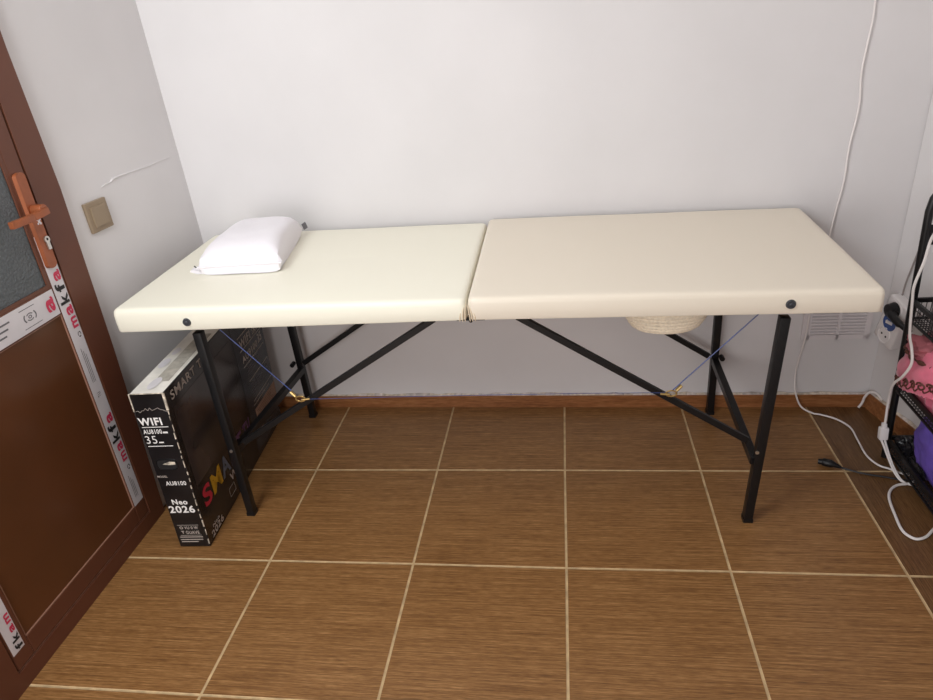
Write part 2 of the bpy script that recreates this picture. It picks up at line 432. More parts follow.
bm = B(); disc(bm, (SX+.0126, dsh(-.284, .887), .887), (1, 0, 0), .003, .0004, 12); obj('keyhole', bm, M['hole'], cy)
bm = B()
for a, (dy, dz, r) in enumerate(((0, 0, .004), (-.004, .006, .003), (.004, .005, .0035), (.003, -.005, .003), (-.005, -.004, .0025))):
    disc(bm, (SX+.0088, dsh(-.2855, .93)+dy, .93+dz), (1, 0, 0), r, .0006, 7)
obj('worn_spot', bm, M['tape'], hp, label='bare pale spot where the brown coating is chipped')

# ------------------------------------------------------------------ light switch
t = thing('light_switch', 'square bronze rocker light switch on the wall beside the door', 'light switch', (xleft(-.04), -.04, .882))
tilt = Matrix.Translation((xleft(-.04), -.04, .882)) @ Matrix.Rotation(math.atan2(xleft(.1)-xleft(-.1), -.2), 4, 'Z') @ Matrix.Rotation(0, 4, 'X')
def sw(lo, hi, r):
    bm = B(); box(bm, lo, hi); bevel(bm, r, 2)
    a = math.atan((xleft(.1)-xleft(-.1))/.2)
    bm.transform(Matrix.Translation((xleft(-.04), -.04, .882)) @ Matrix.Rotation(-a, 4, 'Z')); return bm
obj('switch_frame', sw((-.001, -.040, -.040), (.009, .044, .040), .003), M['switch'], t)
obj('rocker', sw((.008, -.026, -.027), (.0135, .030, .027), .002), M['switch'], t)

# ------------------------------------------------------------------ massage table
TB = thing('massage_table', 'cream vinyl folding massage table on black metal legs against back wall', 'massage table', (-.21, .06, 0))
def lerp(a, b, t): return a+(b-a)*t
CF = {'FL': (-1.135, -.240), 'FR': (.696, -.249), 'BR': (.696, .342), 'BL': (-1.142, .366)}
def tab(u, v):        # u along, v depth -> x,y
    f = V3(CF['FL']).to_2d() if False else None
    x = lerp(lerp(CF['FL'][0], CF['FR'][0], u), lerp(CF['BL'][0], CF['BR'][0], u), v)
    y = lerp(lerp(CF['FL'][1], CF['FR'][1], u), lerp(CF['BL'][1], CF['BR'][1], u), v)
    return x, y
def zb_(u): return lerp(.624, .630, u/.502) if u < .502 else lerp(.630, .6195, (u-.502)/.498)
TL = 1.831
SEAM = (-.216+1.135)/TL
def cushion(u0, u1, crown, top):
    bm = B(); nx, ny, nz = 26, 14, 3
    L = abs(u1-u0)*TL; W = .6
    r = .017
    # superellipse-like rounded slab: a grid wrapped over the top and the sides
    def edge(t, size):   # param -1..1 -> coordinate 0..size with inset used by the profile
        return (t+1)/2*size
    rows = []
    prof = [(0, 0.0, 0.0)]
    # rings from bottom rim to top centre: list of (inset, z fraction)
    rings = [(.002, 0), (.0004, .06), (0, .45), (.0006, .74), (.0025, .88), (.0055, .95), (.010, .988), (.018, 1.0), (.03, 1.0), (.06, 1.0), (.12, 1.0), (.2, 1.0), (.285, 1.0)]
    loops = []
    for ins, zf in rings:
        cr = max(.004, .014-ins*.4)
        pts = []
        x0, x1, y0, y1 = ins, L-ins, ins, W-ins
        def corner(cx, cy, a0):
            for k in range(5):
                a = a0+PI/2*k/4; pts.append((cx+cr*math.cos(a), cy+cr*math.sin(a)))
        def line(ax, ay, bx, by, n):
            for k in range(1, n): pts.append((lerp(ax, bx, k/n), lerp(ay, by, k/n)))
        corner(x0+cr, y0+cr, PI); line(x0+cr, y0, x1-cr, y0, 24)
        corner(x1-cr, y0+cr, 1.5*PI); line(x1, y0+cr, x1, y1-cr, 10)
        corner(x1-cr, y1-cr, 0); line(x1-cr, y1, x0+cr, y1, 24)
        corner(x0+cr, y1-cr, PI/2); line(x0, y1-cr, x0, y0+cr, 10)
        vs = []
        for px, py in pts:
            u = lerp(u0, u1, px/L); v = py/W; X, Y = tab(u, v); zb = zb_(u)
            dome = crown*(1-(2*px/L-1)**2)**.5*max(0, 1-(2*v-1)**4) if 0 < px < L else 0
            zt = lerp(top[0], top[1], px/L)+lerp(0, top[2], v)
            w = noise.noise(V3((X*5, Y*5, 3)))*.0012
            vs.append(bm.verts.new((X, Y, lerp(zb, zt, zf)+(dome+w if zf > .9 else 0))))
        loops.append(vs)
    n = len(loops[0])
    for a, b in zip(loops, loops[1:]):
        for k in range(n): bm.faces.new([a[k], a[(k+1) % n], b[(k+1) % n], b[k]])
    bm.faces.new(loops[0][::-1])
    c = bm.verts.new(sum((v.co for v in loops[-1]), V3())/n)
    for k in range(n): bm.faces.new([loops[-1][k], loops[-1][(k+1) % n], c])
    return bm
c1 = obj('cushion', cushion(0, SEAM-.0008, .003, (.686, .682, .010)), M['vinyl'], TB, smooth=True)
c2 = obj('cushion', cushion(SEAM+.0008, 1, .004, (.685, .673, .018)), M['vinyl_dim'], TB, smooth=True)
# gathered pleats at the seam corners
for c, s in ((c1, -1), (c2, 1)):
    for k, (dx, h) in enumerate(((.006, .045), (.012, .036), (.019, .026))):
        bm = B(); x = -.216+s*dx; y = tab(SEAM, 0)[1]
        tube(bm, [(x, y+.0005, .627), (x-s*.001, y-.0005, .627+h*.4), (x-s*.003, y+.0005, .627+h*.8), (x-s*.005, y+.004, .627+h)], [.0012, .0016, .0013, .0004], 6)
        obj('pleat', bm, M['vinylfold'], c, smooth=True)
for k, (dy, h) in enumerate(((.004, .045), (.012, .038))):
    bm = B(); x = .696
    tube(bm, [(x, -.24+dy, .614), (x+.0008, -.238+dy, .634), (x, -.236+dy, .614+h)], [.001, .0018, .0006], 6); obj('pleat', bm, M['vinylfold'], c2, smooth=True)
# bolts with washers on the front edge
for x, z in ((-.932, .648), (.503, .6455)):
    y = tab((x+1.135)/TL, 0)[1]
    bm = B(); disc(bm, (x, y+.002, z), (0, -1, 0), .0118, .006, 24, taper=.8); w = obj('vent_grommet', bm, M['gdark'], TB, smooth=True)
    bm = B(); disc(bm, (x, y-.0035, z), (0, -1, 0), .0055, .002, 16, taper=.5); obj('rivet', bm, M['gdark'], w)
# steel frame below
bm = B()
for u0, u1 in ((.01, SEAM-.004), (SEAM+.004, .99)):
    c = [tab(u0+.012, .065), tab(u1-.012, .065), tab(u1-.012, .95), tab(u0+.012, .95)]; z = [zb_(u0), zb_(u1), zb_(u1), zb_(u0)]
    for k in range(4):
        j = (k+1) % 4; bar(bm, (c[k][0], c[k][1], z[k]-.006), (c[j][0], c[j][1], z[j]-.006), .02, .012)
obj('under_frame', bm, M['black'], TB)
for v in (.1, .9):
    bm = B(); x, y = tab(SEAM, v); bar(bm, (x-.035, y, .609), (x+.035, y, .609), .02, .006); tube(bm, [(x, y-.012, .606), (x, y+.012, .606)], .005, 10); obj('hinge', bm, M['black'], TB)
LEG = {'FL': (-.931, -.2115, .607), 'FR': (.481, -.2115, .600), 'BL': (-.921, .322, .607), 'BR': (.486, .315, .600)}
LT = {'FL': (-.929, -.2115), 'FR': (.506, -.2115), 'BL': (-.930, .322), 'BR': (.486, .315)}
legs = {}
for k, (x, y, zt) in LEG.items():
    bm = B(); bar(bm, (x, y, .004), (LT[k][0], LT[k][1], zt), .0225, .0235, up=(0, 1, 0)); bevel(bm, .002, 2)
    legs[k] = obj('leg', bm, M['black'], TB, smooth=True)
    bm = B(); bar(bm, (x, y, 0), (x, y, .012), .0245, .0255, up=(0, 1, 0)); obj('foot_cap', bm, M['black'], legs[k])
# cross bar between the two legs of each end
for a, b, za, zb2 in (('FL', 'BL', .225, .200), ('FR', 'BR', .195, .205)):
    ax = LEG[a][0]; bx = LEG[b][0]
    bm = B(); bar(bm, (ax, LEG[a][1], za), (bx, LEG[b][1], zb2), .02, .024); bevel(bm, .0015, 1); obj('cross_bar', bm, M['black'], TB)
# slanting braces and their pins
def brace(p, q):
    bm = B(); bar(bm, p, q, .012, .017); bevel(bm, .0015, 1); return obj('brace', bm, M['black'], TB)
brace((-.905, -.193, .246), (-.308, -.193, .614)); brace((.464, -.193, .246), (-.103, -.193, .614))
brace((-.905, .305, .232), (-.31, .305, .606)); brace((.464, .298, .228), (-.105, .298, .606))
for k, z, dy in (('FL', .237, -.0115), ('FR', .230, -.0115)):
    bm = B(); disc(bm, (LEG[k][0], LEG[k][1]+dy, z), (0, -1, 0), .0045, .003, 12); obj('pin', bm, M['steel'], legs[k])
for k, x, z in (('BL', -.938, .236), ('BR', .503, .225)):
    bm = B(); disc(bm, (x, .30, z), (0, -1, 0), .008, .02, 12); obj('pin', bm, M['black'], legs[k])
# blue cables and turnbuckles
for pts in ([(.456, -.2, .606), (.268, -.207, .404)], [(-.875, -.2, .606), (-.700, -.207, .402)], [(-.693, -.212, .398), (-.45, -.21, .400), (-.21, -.209, .401), (.05, -.209, .402), (.262, -.212, .402)]):
    bm = B(); tube(bm, pts, .0014 if len(pts) == 2 else .0007, 6); obj('cable', bm, M['cable'], TB, smooth=True, label='thin blue steel cable')
for x, sgn in ((.266, 1), (-.694, -1)):
    bm = B()
    tube(bm, [(x+.013*math.cos(a*PI/8), -.2125, .4+.008*math.sin(a*PI/8)) for a in range(16)], .0022, 6, closed=True)
    tube(bm, [(x+sgn*.012, -.212, .408), (x+sgn*.024, -.21, .421)], .0045, 8)
    tube(bm, [(x-sgn*.004, -.214, .398), (x-sgn*.026, -.213, .400)], .003, 8)
    obj('cable_fitting', bm, M['brass'], TB, smooth=True)

# ------------------------------------------------------------------ pillow
bm = B()
FLc, FRc, BRc, BLc = V3((-1.001, -.024)), V3((-.747, -.024)), V3((-.795, .285)), V3((-1.0, .295))
N = 28
def pil(u, v, s):
    # u,v in 0..1; s=+1 top, -1 bottom
    c = (FLc*(1-u)+FRc*u)*(1-v)+(BLc*(1-u)+BRc*u)*v
    a, b = 2*u-1, 2*v-1
    ctr = (FLc+FRc+BLc+BRc)/4
    pin = 1-.10*((1-a*a)*b**8+(1-b*b)*a**8)
    c = ctr+(c-ctr)*pin
    t = ((1-a**4)*(1-b**4))**.42
    th = (.064 if s > 0 else .040)*(t if s > 0 else t**.6)
    wr = noise.noise(V3((u*4, v*4, s)))*.003*t + noise.noise(V3((a*2.2, b*7, 4)))*.0015*t
    seam = .7185-.003*(1-a*a)+.004*b+(.004 if a > 0 else 0)*a
    if s < 0 and v < .35: c = c+V3((0, -.045*math.sin(PI*min(1, v/.35))*(1-a**6)))
    return V3((c.x, c.y, max(seam+s*th+wr, .6925+.0022*(.5-abs(u-.5)))))
top = [[bm.verts.new(pil(i/N, j/N, 1)) for j in range(N+1)] for i in range(N+1)]
bot = [[top[i][j] if i in (0, N) or j in (0, N) else bm.verts.new(pil(i/N, j/N, -1)) for j in range(N+1)] for i in range(N+1)]
for i in range(N):
    for j in range(N):
        bm.faces.new([top[i][j], top[i+1][j], top[i+1][j+1], top[i][j+1]])
        bm.faces.new([bot[i][j], bot[i][j+1], bot[i+1][j+1], bot[i+1][j]])
P_ = thing('pillow', 'small white zipped pillow lying on the left end of the table', 'pillow', (-.91, .17, .69))
obj('pillow_cover', bm, M['pillow'], P_, smooth=True)
bm = B(); tube(bm, [pil(k/24, 0, 1)+V3((0, -.001, .001)) for k in range(25)], .0028, 8); obj('zip_piping', bm, M['pillow'], P_, smooth=True)
bm = B(); p = pil(0, 0, 1); bar(bm, p+V3((.004, -.004, .003)), p+V3((-.006, .006, .004)), .003, .002); obj('zip_pull', bm, M['blk'], P_)
bm = B(); p = pil(1, 1, 1); bar(bm, p, p+V3((.008, .012, .004)), .003, .02); obj('corner_tag', bm, M['greyprint'], P_)
bm = B()
for k in range(13):
    pass
pr = [V3((-1.035, .045, .692)), V3((-1.047, .030, .692)), V3((-1.044, .010, .692)), V3((-1.012, -.008, .692)), V3((-.965, -.012, .692)), V3((-.95, .03, .692)), V3((-.99, .06, .692))]
lo = [bm.verts.new(v+V3((0, 0, -.0015))) for v in pr]; ctr = sum(pr, V3())/len(pr); hi = [bm.verts.new(v.lerp(ctr, .15)+V3((0, 0, .006))) for v in pr]; cc = bm.verts.new(ctr+V3((0, 0, .009)))
for k in range(len(pr)):
    j = (k+1) % len(pr); bm.faces.new([lo[k], lo[j], hi[j], hi[k]]); bm.faces.new([hi[k], hi[j], cc])
bm.faces.new(lo[::-1]); bmesh.ops.subdivide_edges(bm, edges=bm.edges[:], cuts=2, smooth=.6)
obj('lining_flap', bm, M['pillow'], P_, smooth=True, label='corner of white lining poking out beneath')

# ------------------------------------------------------------------ rope basket hung under the table
BXc, BYc = .262, -.092
RB = thing('rope_basket', 'cream coiled rope basket hung under the right half of the table', 'basket', (BXc, BYc, .51))
bm = B()
rad = [(.073, .5335), (.082, .540), (.0885, .549), (.094, .559), (.0985, .569), (.102, .579), (.104, .589)]
ky = .66
for r, z in rad:
    tube(bm, [(BXc+r*math.cos(2*PI*k/48), BYc+ky*r*math.sin(2*PI*k/48), z) for k in range(48)], (.0062 if r > .06 else .005), 8, closed=True)
for r in (.0655, .0575, .0495, .0415, .0335, .0255, .0175, .0095, .003):
    tube(bm, [(BXc+r*math.cos(2*PI*k/32), BYc+ky*r*math.sin(2*PI*k/32), .5325) for k in range(32)], (.0062 if r > .06 else .005), 8, closed=True)
obj('basket_body', bm, M['rope'], RB, smooth=True)
for sx in (-1, 1):
    bm = B(); xx = BXc+sx*.055; yy2 = ky*.101*math.sin(math.acos(.055/.101))
    tube(bm, catmull([(xx, BYc-yy2, .590), (xx, BYc-yy2*.8, .60), (xx, BYc, .614), (xx, BYc+yy2*.8, .60), (xx, BYc+yy2, .590)], 5), .0045, 8)
    obj('handle_strap', bm, M['blackmesh'], RB, smooth=True, label='black hanging strap')

# ------------------------------------------------------------------ television carton
BX = thing('television_box', 'tall narrow black television carton standing under the left table end', 'box', (-1.06, -.02, 0))
fr = V3((-.997, -.352, 0)); br = V3((-1.043, .317, 0)); fl = V3((-1.088, -.356, 0)); bl = fl+(br-fr)
H = .507
up = V3((0, 0, 1)); sd = (br-fr).normalized(); fd = (fr-fl).normalized()
bm = B(); ln = V3((.016, 0, 0)); upl = up+ln/H
def spos(u, z): return fr+sd*u+up*z+ln*(z/H)
hexa(bm, [fl, fr, br, bl, fl+up*H+ln, fr+up*H+ln, br+up*H+ln, bl+up*H+ln])
for f in bm.faces:
    c = f.calc_center_median()
    f.material_index = 2 if c.z > H-.01 else (0 if c.y < -.34 else 1)
bevel(bm, .002, 1)
# hand hole cut look: recessed pocket is its own part
obj('carton', bm, [M['boxfront'], M['boxside'], M['boxtop']], BX)
def fpos(x, z): # on the front face
    t_ = (x-fl.x)/(fr.x-fl.x); q = fl.lerp(fr, t_); return V3((q.x+.003, q.y, z))
def ftext(s, x0, x1, z0, z1, m='btext', bold=.02):
    bm = B(); text(bm, s, fpos(x0, z0), fpos(x1, z0)-fpos(x0, z0), up*(z1-z0), bold=bold, lift=.0024-.0016); flat('printed_text', bm, M[m], BX)
ftext('WIFI', -1.076, -1.013, .413, .436, bold=.03)
ftext('AU8100', -1.073, -1.022, .387, .401, bold=.02); 
for xa, xb, z0, h in ((-1.020, -1.007, .388, .005), (-1.072, -1.0, .4065, .0022), (-1.074, -1.005, .3475, .0022), (-1.040, -1.027, .358, .004)):
    bm = B(); quad(bm, fpos(xa, z0), fpos(xb, 0)-fpos(xa, 0), up*h, lift=.0008); flat('printed_rule', bm, M['btext'], BX)
ftext('35', -1.074, -1.044, .357, .381, bold=0)
ftext('MODEL', -1.080, -1.052, .2465, .2535, m='dtext'); ftext('AU8100', -1.064, -1.006, .220, .234)
ftext('Neo', -1.066, -1.022, .154, .172, bold=.03); ftext('2026', -1.082, -1.008, .125, .150, bold=.03)
bm = B()
text(bm, 'VU 0 W', fpos(-1.058, .066), fpos(-1.018, 0)-fpos(-1.058, 0), up*.010, bold=.03); text(bm, 'T', fpos(-1.071, .050), fpos(-1.062, 0)-fpos(-1.071, 0), up*.01, bold=.04)
text(bm, 'O', fpos(-1.072, .066), fpos(-1.062, 0)-fpos(-1.072, 0), up*.01, bold=.04); text(bm, 'GUAVE', fpos(-1.058, .048), fpos(-1.018, 0)-fpos(-1.058, 0), up*.012, bold=.02)
for z, w in ((.036, .068), (.027, .066), (.019, .05)):
    quad(bm, fpos(-1.08, z), fpos(-1.08+w, 0)-fpos(-1.08, 0), up*.003, lift=.0008)
for a, b in (((-1.076, .080), (-1.014, .080)), ((-1.076, .043), (-1.014, .043))):
    quad(bm, fpos(*a), fpos(b[0], 0)-fpos(a[0], 0), up*.0014, lift=.0008)
flat('printed_symbols', bm, M['dtext'], BX)
# hand hole
bm = B(); n = 24; vs = []
for k in range(n):
    a = 2*PI*k/n; cx = math.copysign(abs(math.cos(a))**.5, math.cos(a)); sz = math.copysign(abs(math.sin(a))**.6, math.sin(a))
    vs.append(bm.verts.new(fpos(-1.040+.027*cx, .289+.015*sz)+V3((0, -.0012, 0))))
bm.faces.new(vs); hh = flat('hand_hole', bm, M['hole'], BX)
for f in hh.data.polygons: pass
bm = B(); tube(bm, [fpos(-1.040+.029*math.copysign(abs(math.cos(a))**.5, math.cos(a)), .289+.017*math.copysign(abs(math.sin(a))**.6, math.sin(a)))+V3((0, -.0004, 0)) for a in [2*PI*k/24 for k in range(24)]], .0012, 6, closed=True); obj('hole_rim', bm, M['black'], BX)
bm = B(); vs = [bm.verts.new(fpos(*p)+V3((0, -.0016, 0))) for p in ((-1.052, .291), (-1.03, .299), (-1.016, .297), (-1.016, .289), (-1.034, .288))]; bm.faces.new(vs); flat('torn_foam', bm, M['boxedge'], BX)
# worn pale edges
rn = random.Random(5); bm = B()
z = .012
while z < H-.02:
    h = rn.uniform(.008, .03); p = spos(0, z)+V3((rn.uniform(-.003, 0), -.0004, 0))
    bar(bm, p, p+upl*h*.8, rn.uniform(.0012, .0034), .0016, up=(0, 1, 0)); z += h+rn.uniform(.0, .012)
bar(bm, fl+upl*(H-.052), fl+upl*H, .003, .002, up=(0, 1, 0)); bar(bm, fr+upl*(H-.05), fr+upl*H, .006, .003, up=(0, 1, 0)); bar(bm, fl+upl*H, fr+upl*H, .002, .002)
obj('worn_edge', bm, M['boxedge'], BX)
bm = B()
prev = None
for k in range(17):
    x = -1.072+.089*k/16; p = fpos(x, .455+rn.uniform(-.004, .005)+(.006 if 4 < k < 13 else 0))+V3((0, -.0012, 0))
    if prev is not None: tube(bm, [prev, p], .0005, 5)
    prev = p
obj('tape_edge', bm, M['dtext'], BX)
# white top with a grey recess
def tp(s, w): return ln+fl.lerp(fr, w)+sd*s+up*(H+.0012)
bm = B()
for s0, s1, w0, w1 in ((.06, .34, .42, .86),): bm.faces.new([bm.verts.new(tp(*q)) for q in ((s0, w0), (s0, w1), (s1, w1), (s1, w0))])
flat('top_recess', bm, M['boxinset'], BX)
bm = B()
for s, w, r in ((.16, .2, .018), (.23, .22, .014), (.05, .5, .02)):
    bm = B(); bm.faces.new([bm.verts.new(tp(s, w)+sd*(r*math.cos(a*PI/6))*1.6+fd*(r*.7*math.sin(a*PI/6))+up*.0004) for a in range(12)])
    flat('tape_patch', bm, M['tape'], BX)
# right face print
def stext(s, u0, u1, z0, z1, m='dtext', bold=.02, nm='printed_text'):
    bm = B(); text(bm, s, spos(u0, z0), spos(u1, z0)-spos(u0, z0), upl*(z1-z0), bold=bold, lift=.0008); flat(nm, bm, M[m], BX)
bm = B(); quad(bm, spos(.022, .195), sd*.385, upl*.255, lift=.0005); flat('screen_picture', bm, M['boxscreen'], BX)
stext('SMART TV', .028, .245, .468, .494, bold=.02)
for ch, u0, u1, m in (('S', .034, .084, 'lred'), ('M', .092, .158, 'lyel'), ('A', .162, .222, 'lblu'), ('R', .230, .280, 'lpur'), ('T', .286, .336, 'lpur')):
    stext(ch, u0, u1, .108, .172, m, bold=.03, nm='printed_letter')
stext('TV', .35, .41, .108, .172, 'lpur', bold=.03)
stext('WIFI', .20, .30, .070, .098); stext('Neo', .040, .085, .034, .046); stext('2026', .024, .104, .010, .032, bold=.03)
bm = B()
for u0, z0, w, h in ((.175, .032, .04, .028), (.235, .045, .022, .02)):
    for a in ((0, 0, w, .002), (0, h, w, .002), (0, 0, .002, h), (w, 0, .002, h)): quad(bm, spos(u0+a[0], z0+a[1]), sd*a[2], up*a[3], lift=.0008)
flat('printed_symbols', bm, M['dtext'], BX)
bm = B(); quad(bm, spos(.425, .02), sd*.24, upl*.475, lift=.0004); flat('spec_panel', bm, M['gdark'], BX, label='dark grey printed panel along the back edge')
stext('WIFI', .468, .56, .386, .414); stext('AU8100', .464, .60, .336, .360); stext('35', .61, .645, .340, .372)
stext('SMART', .58, .65, .386, .412)
bm = B()
for z0, u0, u1 in ((.378, .46, .655), (.322, .462, .65), (.262, .478, .655), (.188, .476, .665), (.174, .47, .62), (.425, .46, .655)):
    bm = B(); quad(bm, spos(u0, z0), sd*(u1-u0), upl*.003, lift=.0009); flat('printed_rule', bm, M['dtext'], BX)
bm = B()
for z0 in (.308, .298, .288, .248, .238, .228, .218, .208):
    quad(bm, spos(.478, z0), sd*rn.uniform(.1, .165), up*.0022, lift=.0009)
flat('fine_print', bm, M['greyprint'], BX)
bm = B(); quad(bm, spos(.470, .078), sd*.196, upl*.082, lift=.0009); st = flat('sticker', bm, M['tan'], BX, label='tan paper sticker low on the side')
bm = B()
for z0 in (.146, .138, .130, .122, .114, .106, .098, .090): quad(bm, spos(.48, z0), sd*rn.uniform(.12, .175), up*.0018, lift=.0013)
flat('fine_print', bm, M['brown'], st)

# ------------------------------------------------------------------ vent grille on the back wall
vx0, vx1, vz0, vz1 = .768, .955, .250, .415
VT = thing('vent_grille', 'white slatted air vent on the back wall under the table', 'vent', (.86, yback(.86), .33))
def yb2(x, d): return yback(x)-d
bm = B()
for a, b, c, d in ((vx0-.012, vx0+.012, vz0, vz1), (vx1-.016, vx1, vz0, vz1), (vx0, vx1, vz0, vz0+.016), (vx0, vx1, vz1-.014, vz1), (.858, .866, vz0, vz1)):
    hexa(bm, [(a, yb2(a, .007), c), (b, yb2(b, .007), c), (b, yb2(b, -.001), c), (a, yb2(a, -.001), c), (a, yb2(a, .007), d), (b, yb2(b, .007), d), (b, yb2(b, -.001), d), (a, yb2(a, -.001), d)])
bm_f = obj('grille_frame', bm, M['vent'], VT)
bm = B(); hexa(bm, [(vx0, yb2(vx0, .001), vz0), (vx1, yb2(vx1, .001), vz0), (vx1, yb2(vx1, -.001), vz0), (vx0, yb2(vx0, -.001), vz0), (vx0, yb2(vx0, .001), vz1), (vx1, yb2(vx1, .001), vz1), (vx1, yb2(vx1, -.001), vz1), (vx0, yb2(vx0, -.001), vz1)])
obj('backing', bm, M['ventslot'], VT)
bm = B()
for k in range(13):
    z0 = vz0+.018+k*.0107
    hexa(bm, [(vx0+.01, yb2(vx0, .0075), z0), (vx1-.01, yb2(vx1, .0075), z0), (vx1-.01, yb2(vx1, .001), z0+.004), (vx0+.01, yb2(vx0, .001), z0+.004),
              (vx0+.01, yb2(vx0, .0075), z0+.0045), (vx1-.01, yb2(vx1, .0075), z0+.0045), (vx1-.01, yb2(vx1, .001), z0+.0085), (vx0+.01, yb2(vx0, .001), z0+.0085)])
obj('slats', bm, M['vent'], VT)

# ------------------------------------------------------------------ triple socket on the right wall
SO = thing('socket_block', 'white triple wall socket in the right corner behind the rack', 'socket', (xright(.24), .24, .34))
SM_ = Matrix.Translation((.982, .288, .335)) @ Matrix.Rotation(math.atan(.22), 4, 'Z') @ Matrix.Rotation(.26, 4, 'X')
bm = B(); box(bm, (-.006, -.043, -.078), (.03, .043, .078)); bevel(bm, .008, 3)
bm.transform(SM_); obj('socket_body', bm, M['white'], SO, smooth=True)
for z, nm in ((.049, 0), (0, 1), (-.049, 2)):
    bm = B(); n = 28
    tube(bm, [(-.007, .025*math.cos(2*PI*k/n), z+.025*math.sin(2*PI*k/n)) for k in range(n)], .0022, 6, closed=True)
    disc(bm, (-.0065, 0, z), (-1, 0, 0), .0235, .0004, n)
    bm.transform(SM_); s_ = obj('outlet', bm, M['white'] if nm != 1 else M['blueplug'], SO, smooth=True, label=('blue middle outlet' if nm == 1 else None))
    bm = B()
    for y in (-.0095, .0095): disc(bm, (-.0072, y, z), (-1, 0, 0), .0035, .0005, 10)
    if nm == 1:
        bar(bm, (-.0085, -.012, z+.004), (-.0085, .012, z-.004), .004, .009, mi=0)
    bm.transform(SM_); obj('socket_hole', bm, M['hole'] if nm != 1 else M['white'], s_)
# black plug in the upper outlet
PG = thing('power_plug', 'black plug pushed into the upper outlet of the wall socket', 'plug', SM_ @ V3((-.008, 0, .049)))
bm = B(); disc(bm, (-.0085, 0, .049), (-1, 0, 0), .023, .022, 20, taper=.85); bevel(bm, .002, 2); bm.transform(SM_); obj('plug_body', bm, M['black'], PG, smooth=True)
bm = B(); q0 = SM_ @ V3((-.024, -.008, .046)); tube(bm, catmull([q0, q0+V3((-.002, -.03, -.006)), q0+V3((.006, -.06, -.014)), q0+V3((.02, -.085, -.024))], 5), [.013]*4+[.011]*6+[.008]*6, 10); obj('strain_relief', bm, M['black'], PG, smooth=True)

# grey lead rising from the socket
bm = B(); tube(bm, catmull([(xright(.3)-.004, .300, .405), (xright(.296)-.004, .296, .458), (xright(.283)-.004, .283, .527), (xright(.271)-.004, .271, .59), (xright(.25)-.004, .25, .70), (xright(.23)-.004, .23, .80)], 6), .0025, 8)
tag(obj('wall_cable', bm, M['cordg'], smooth=True), 'thin grey cable rising up the right wall from the socket', 'cable')

# ------------------------------------------------------------------ white cords
def yw(x): return yback(x)-.004
A = [(.816, .372, 1.50), (.812, .372, 1.35), (.811, .372, 1.211), (.812, .372, 1.16), (.806, .372, 1.045), (.814, .372, .956), (.806, .372, .843), (.807, .372, .752), (.797, .372, .65), (.779, .372, .48), (.768, .372, .346), (.765, .372, .258), (.757, .372, .140), (.756, .366, .075)]
A = [(x, yw(x)-(.012 if .2 < z < .5 else 0)-(.0 if z > .08 else .018), z) for x, y, z in A]
A += [(.775, .322, .02), (.807, .300, .006), (.829, .29, .006), (.868, .262, .006), (.892, .215, .006), (.889, .150, .006), (.884, .07, .006), (.898, .022, .006), (.921, .004, .006), (.95, -.02, .006), (1.0, -.03, .006)]
bm = B(); tube(bm, catmull(A, 6), .0028, 8)
tag(obj('wall_cable', bm, M['cord'], smooth=True), 'white cord down the back wall and across the floor to the rack', 'cord')
Bp = [(.925, -.08, .80), (.905, -.02, .735), (.899, .02, .694), (.893, .02, .628), (.882, .018, .567), (.884, .015, .526), (.878, -.02, .45), (.872, -.055, .426), (.872, -.07, .39), (.866, -.055, .345), (.866, -.02, .30), (.882, .015, .228), (.889, .02, .162), (.888, .02, .130)]
CB = thing('extension_cord', 'white cord hanging from the rack with an inline connector and floor loop', 'cord', (.888, .02, .006))
bm = B(); tube(bm, catmull(Bp, 6), .0034, 8); obj('hanging_lead', bm, M['cord'], CB, smooth=True)
bm = B(); bar(bm, (.889, .02, .138), (.891, .018, .100), .022, .018, up=(0, 1, 0)); bar(bm, (.888, .02, .152), (.889, .02, .136), .012, .012, up=(0, 1, 0)); bevel(bm, .003, 2); obj('connector', bm, M['white'], CB, smooth=True)
bm = B(); tube(bm, catmull([(.886, .018, .102), (.892, .004, .085), (.905, -.012, .05), (.917, -.035, .02), (.93, -.055, .0065), (.95, -.07, .0065)], 6), .003, 8)
tube(bm, catmull([(.896, .018, .102), (.902, .002, .075), (.915, -.02, .035), (.926, -.045, .012), (.935, -.06, .0065)], 6), .003, 8)
obj('trailing_lead', bm, M['cord'], CB, smooth=True)
Lp = [(.965, -.05, .006), (.941, -.063, .006), (.910, -.070, .006), (.883, -.094, .006), (.866, -.131, .006), (.855, -.191, .006), (.848, -.244, .006), (.854, -.269, .006), (.869, -.281, .006), (.894, -.272, .006), (.922, -.246, .006), (.96, -.21, .006)]
bm = B(); tube(bm, catmull(Lp, 6), .0036, 8); obj('floor_loop', bm, M['cord'], CB, smooth=True)
BC = thing('black_cable', 'thin black cable with a plug lying on the floor tiles', 'cable', (.765, .02, 0))
bm = B(); tube(bm, catmull([(.79, .008, .008), (.802, .004, .006), (.847, -.016, .0035), (.895, -.03, .0035), (.936, -.043, .0035), (.98, -.05, .0035)], 6), .0028, 8); obj('lead', bm, M['blackmesh'], BC, smooth=True)
bm = B(); tube(bm, [(.745, .028, .0135), (.750, .026, .0135), (.768, .018, .0135), (.776, .014, .0125), (.792, .007, .008)], [.008, .0115, .0115, .008, .004], 12); pl = obj('plug_body', bm, M['black'], BC, smooth=True)
bm = B(); tube(bm, [(.748, .0265, .0135), (.737, .031, .0125)], [.009, .008], 12); obj('plug_face', bm, M['black'], pl, smooth=True)
# short white cable end in the corner
bm = B(); tube(bm, catmull([(1.003, .285, .062), (.996, .310, .070), (.984, .328, .066), (.973, .333, .046), (.968, .333, .022), (.958, .330, .006)], 6), .004, 8)
tag(obj('corner_cable', bm, M['cord'], smooth=True), 'short white cable end curling out of the right floor corner', 'cable')

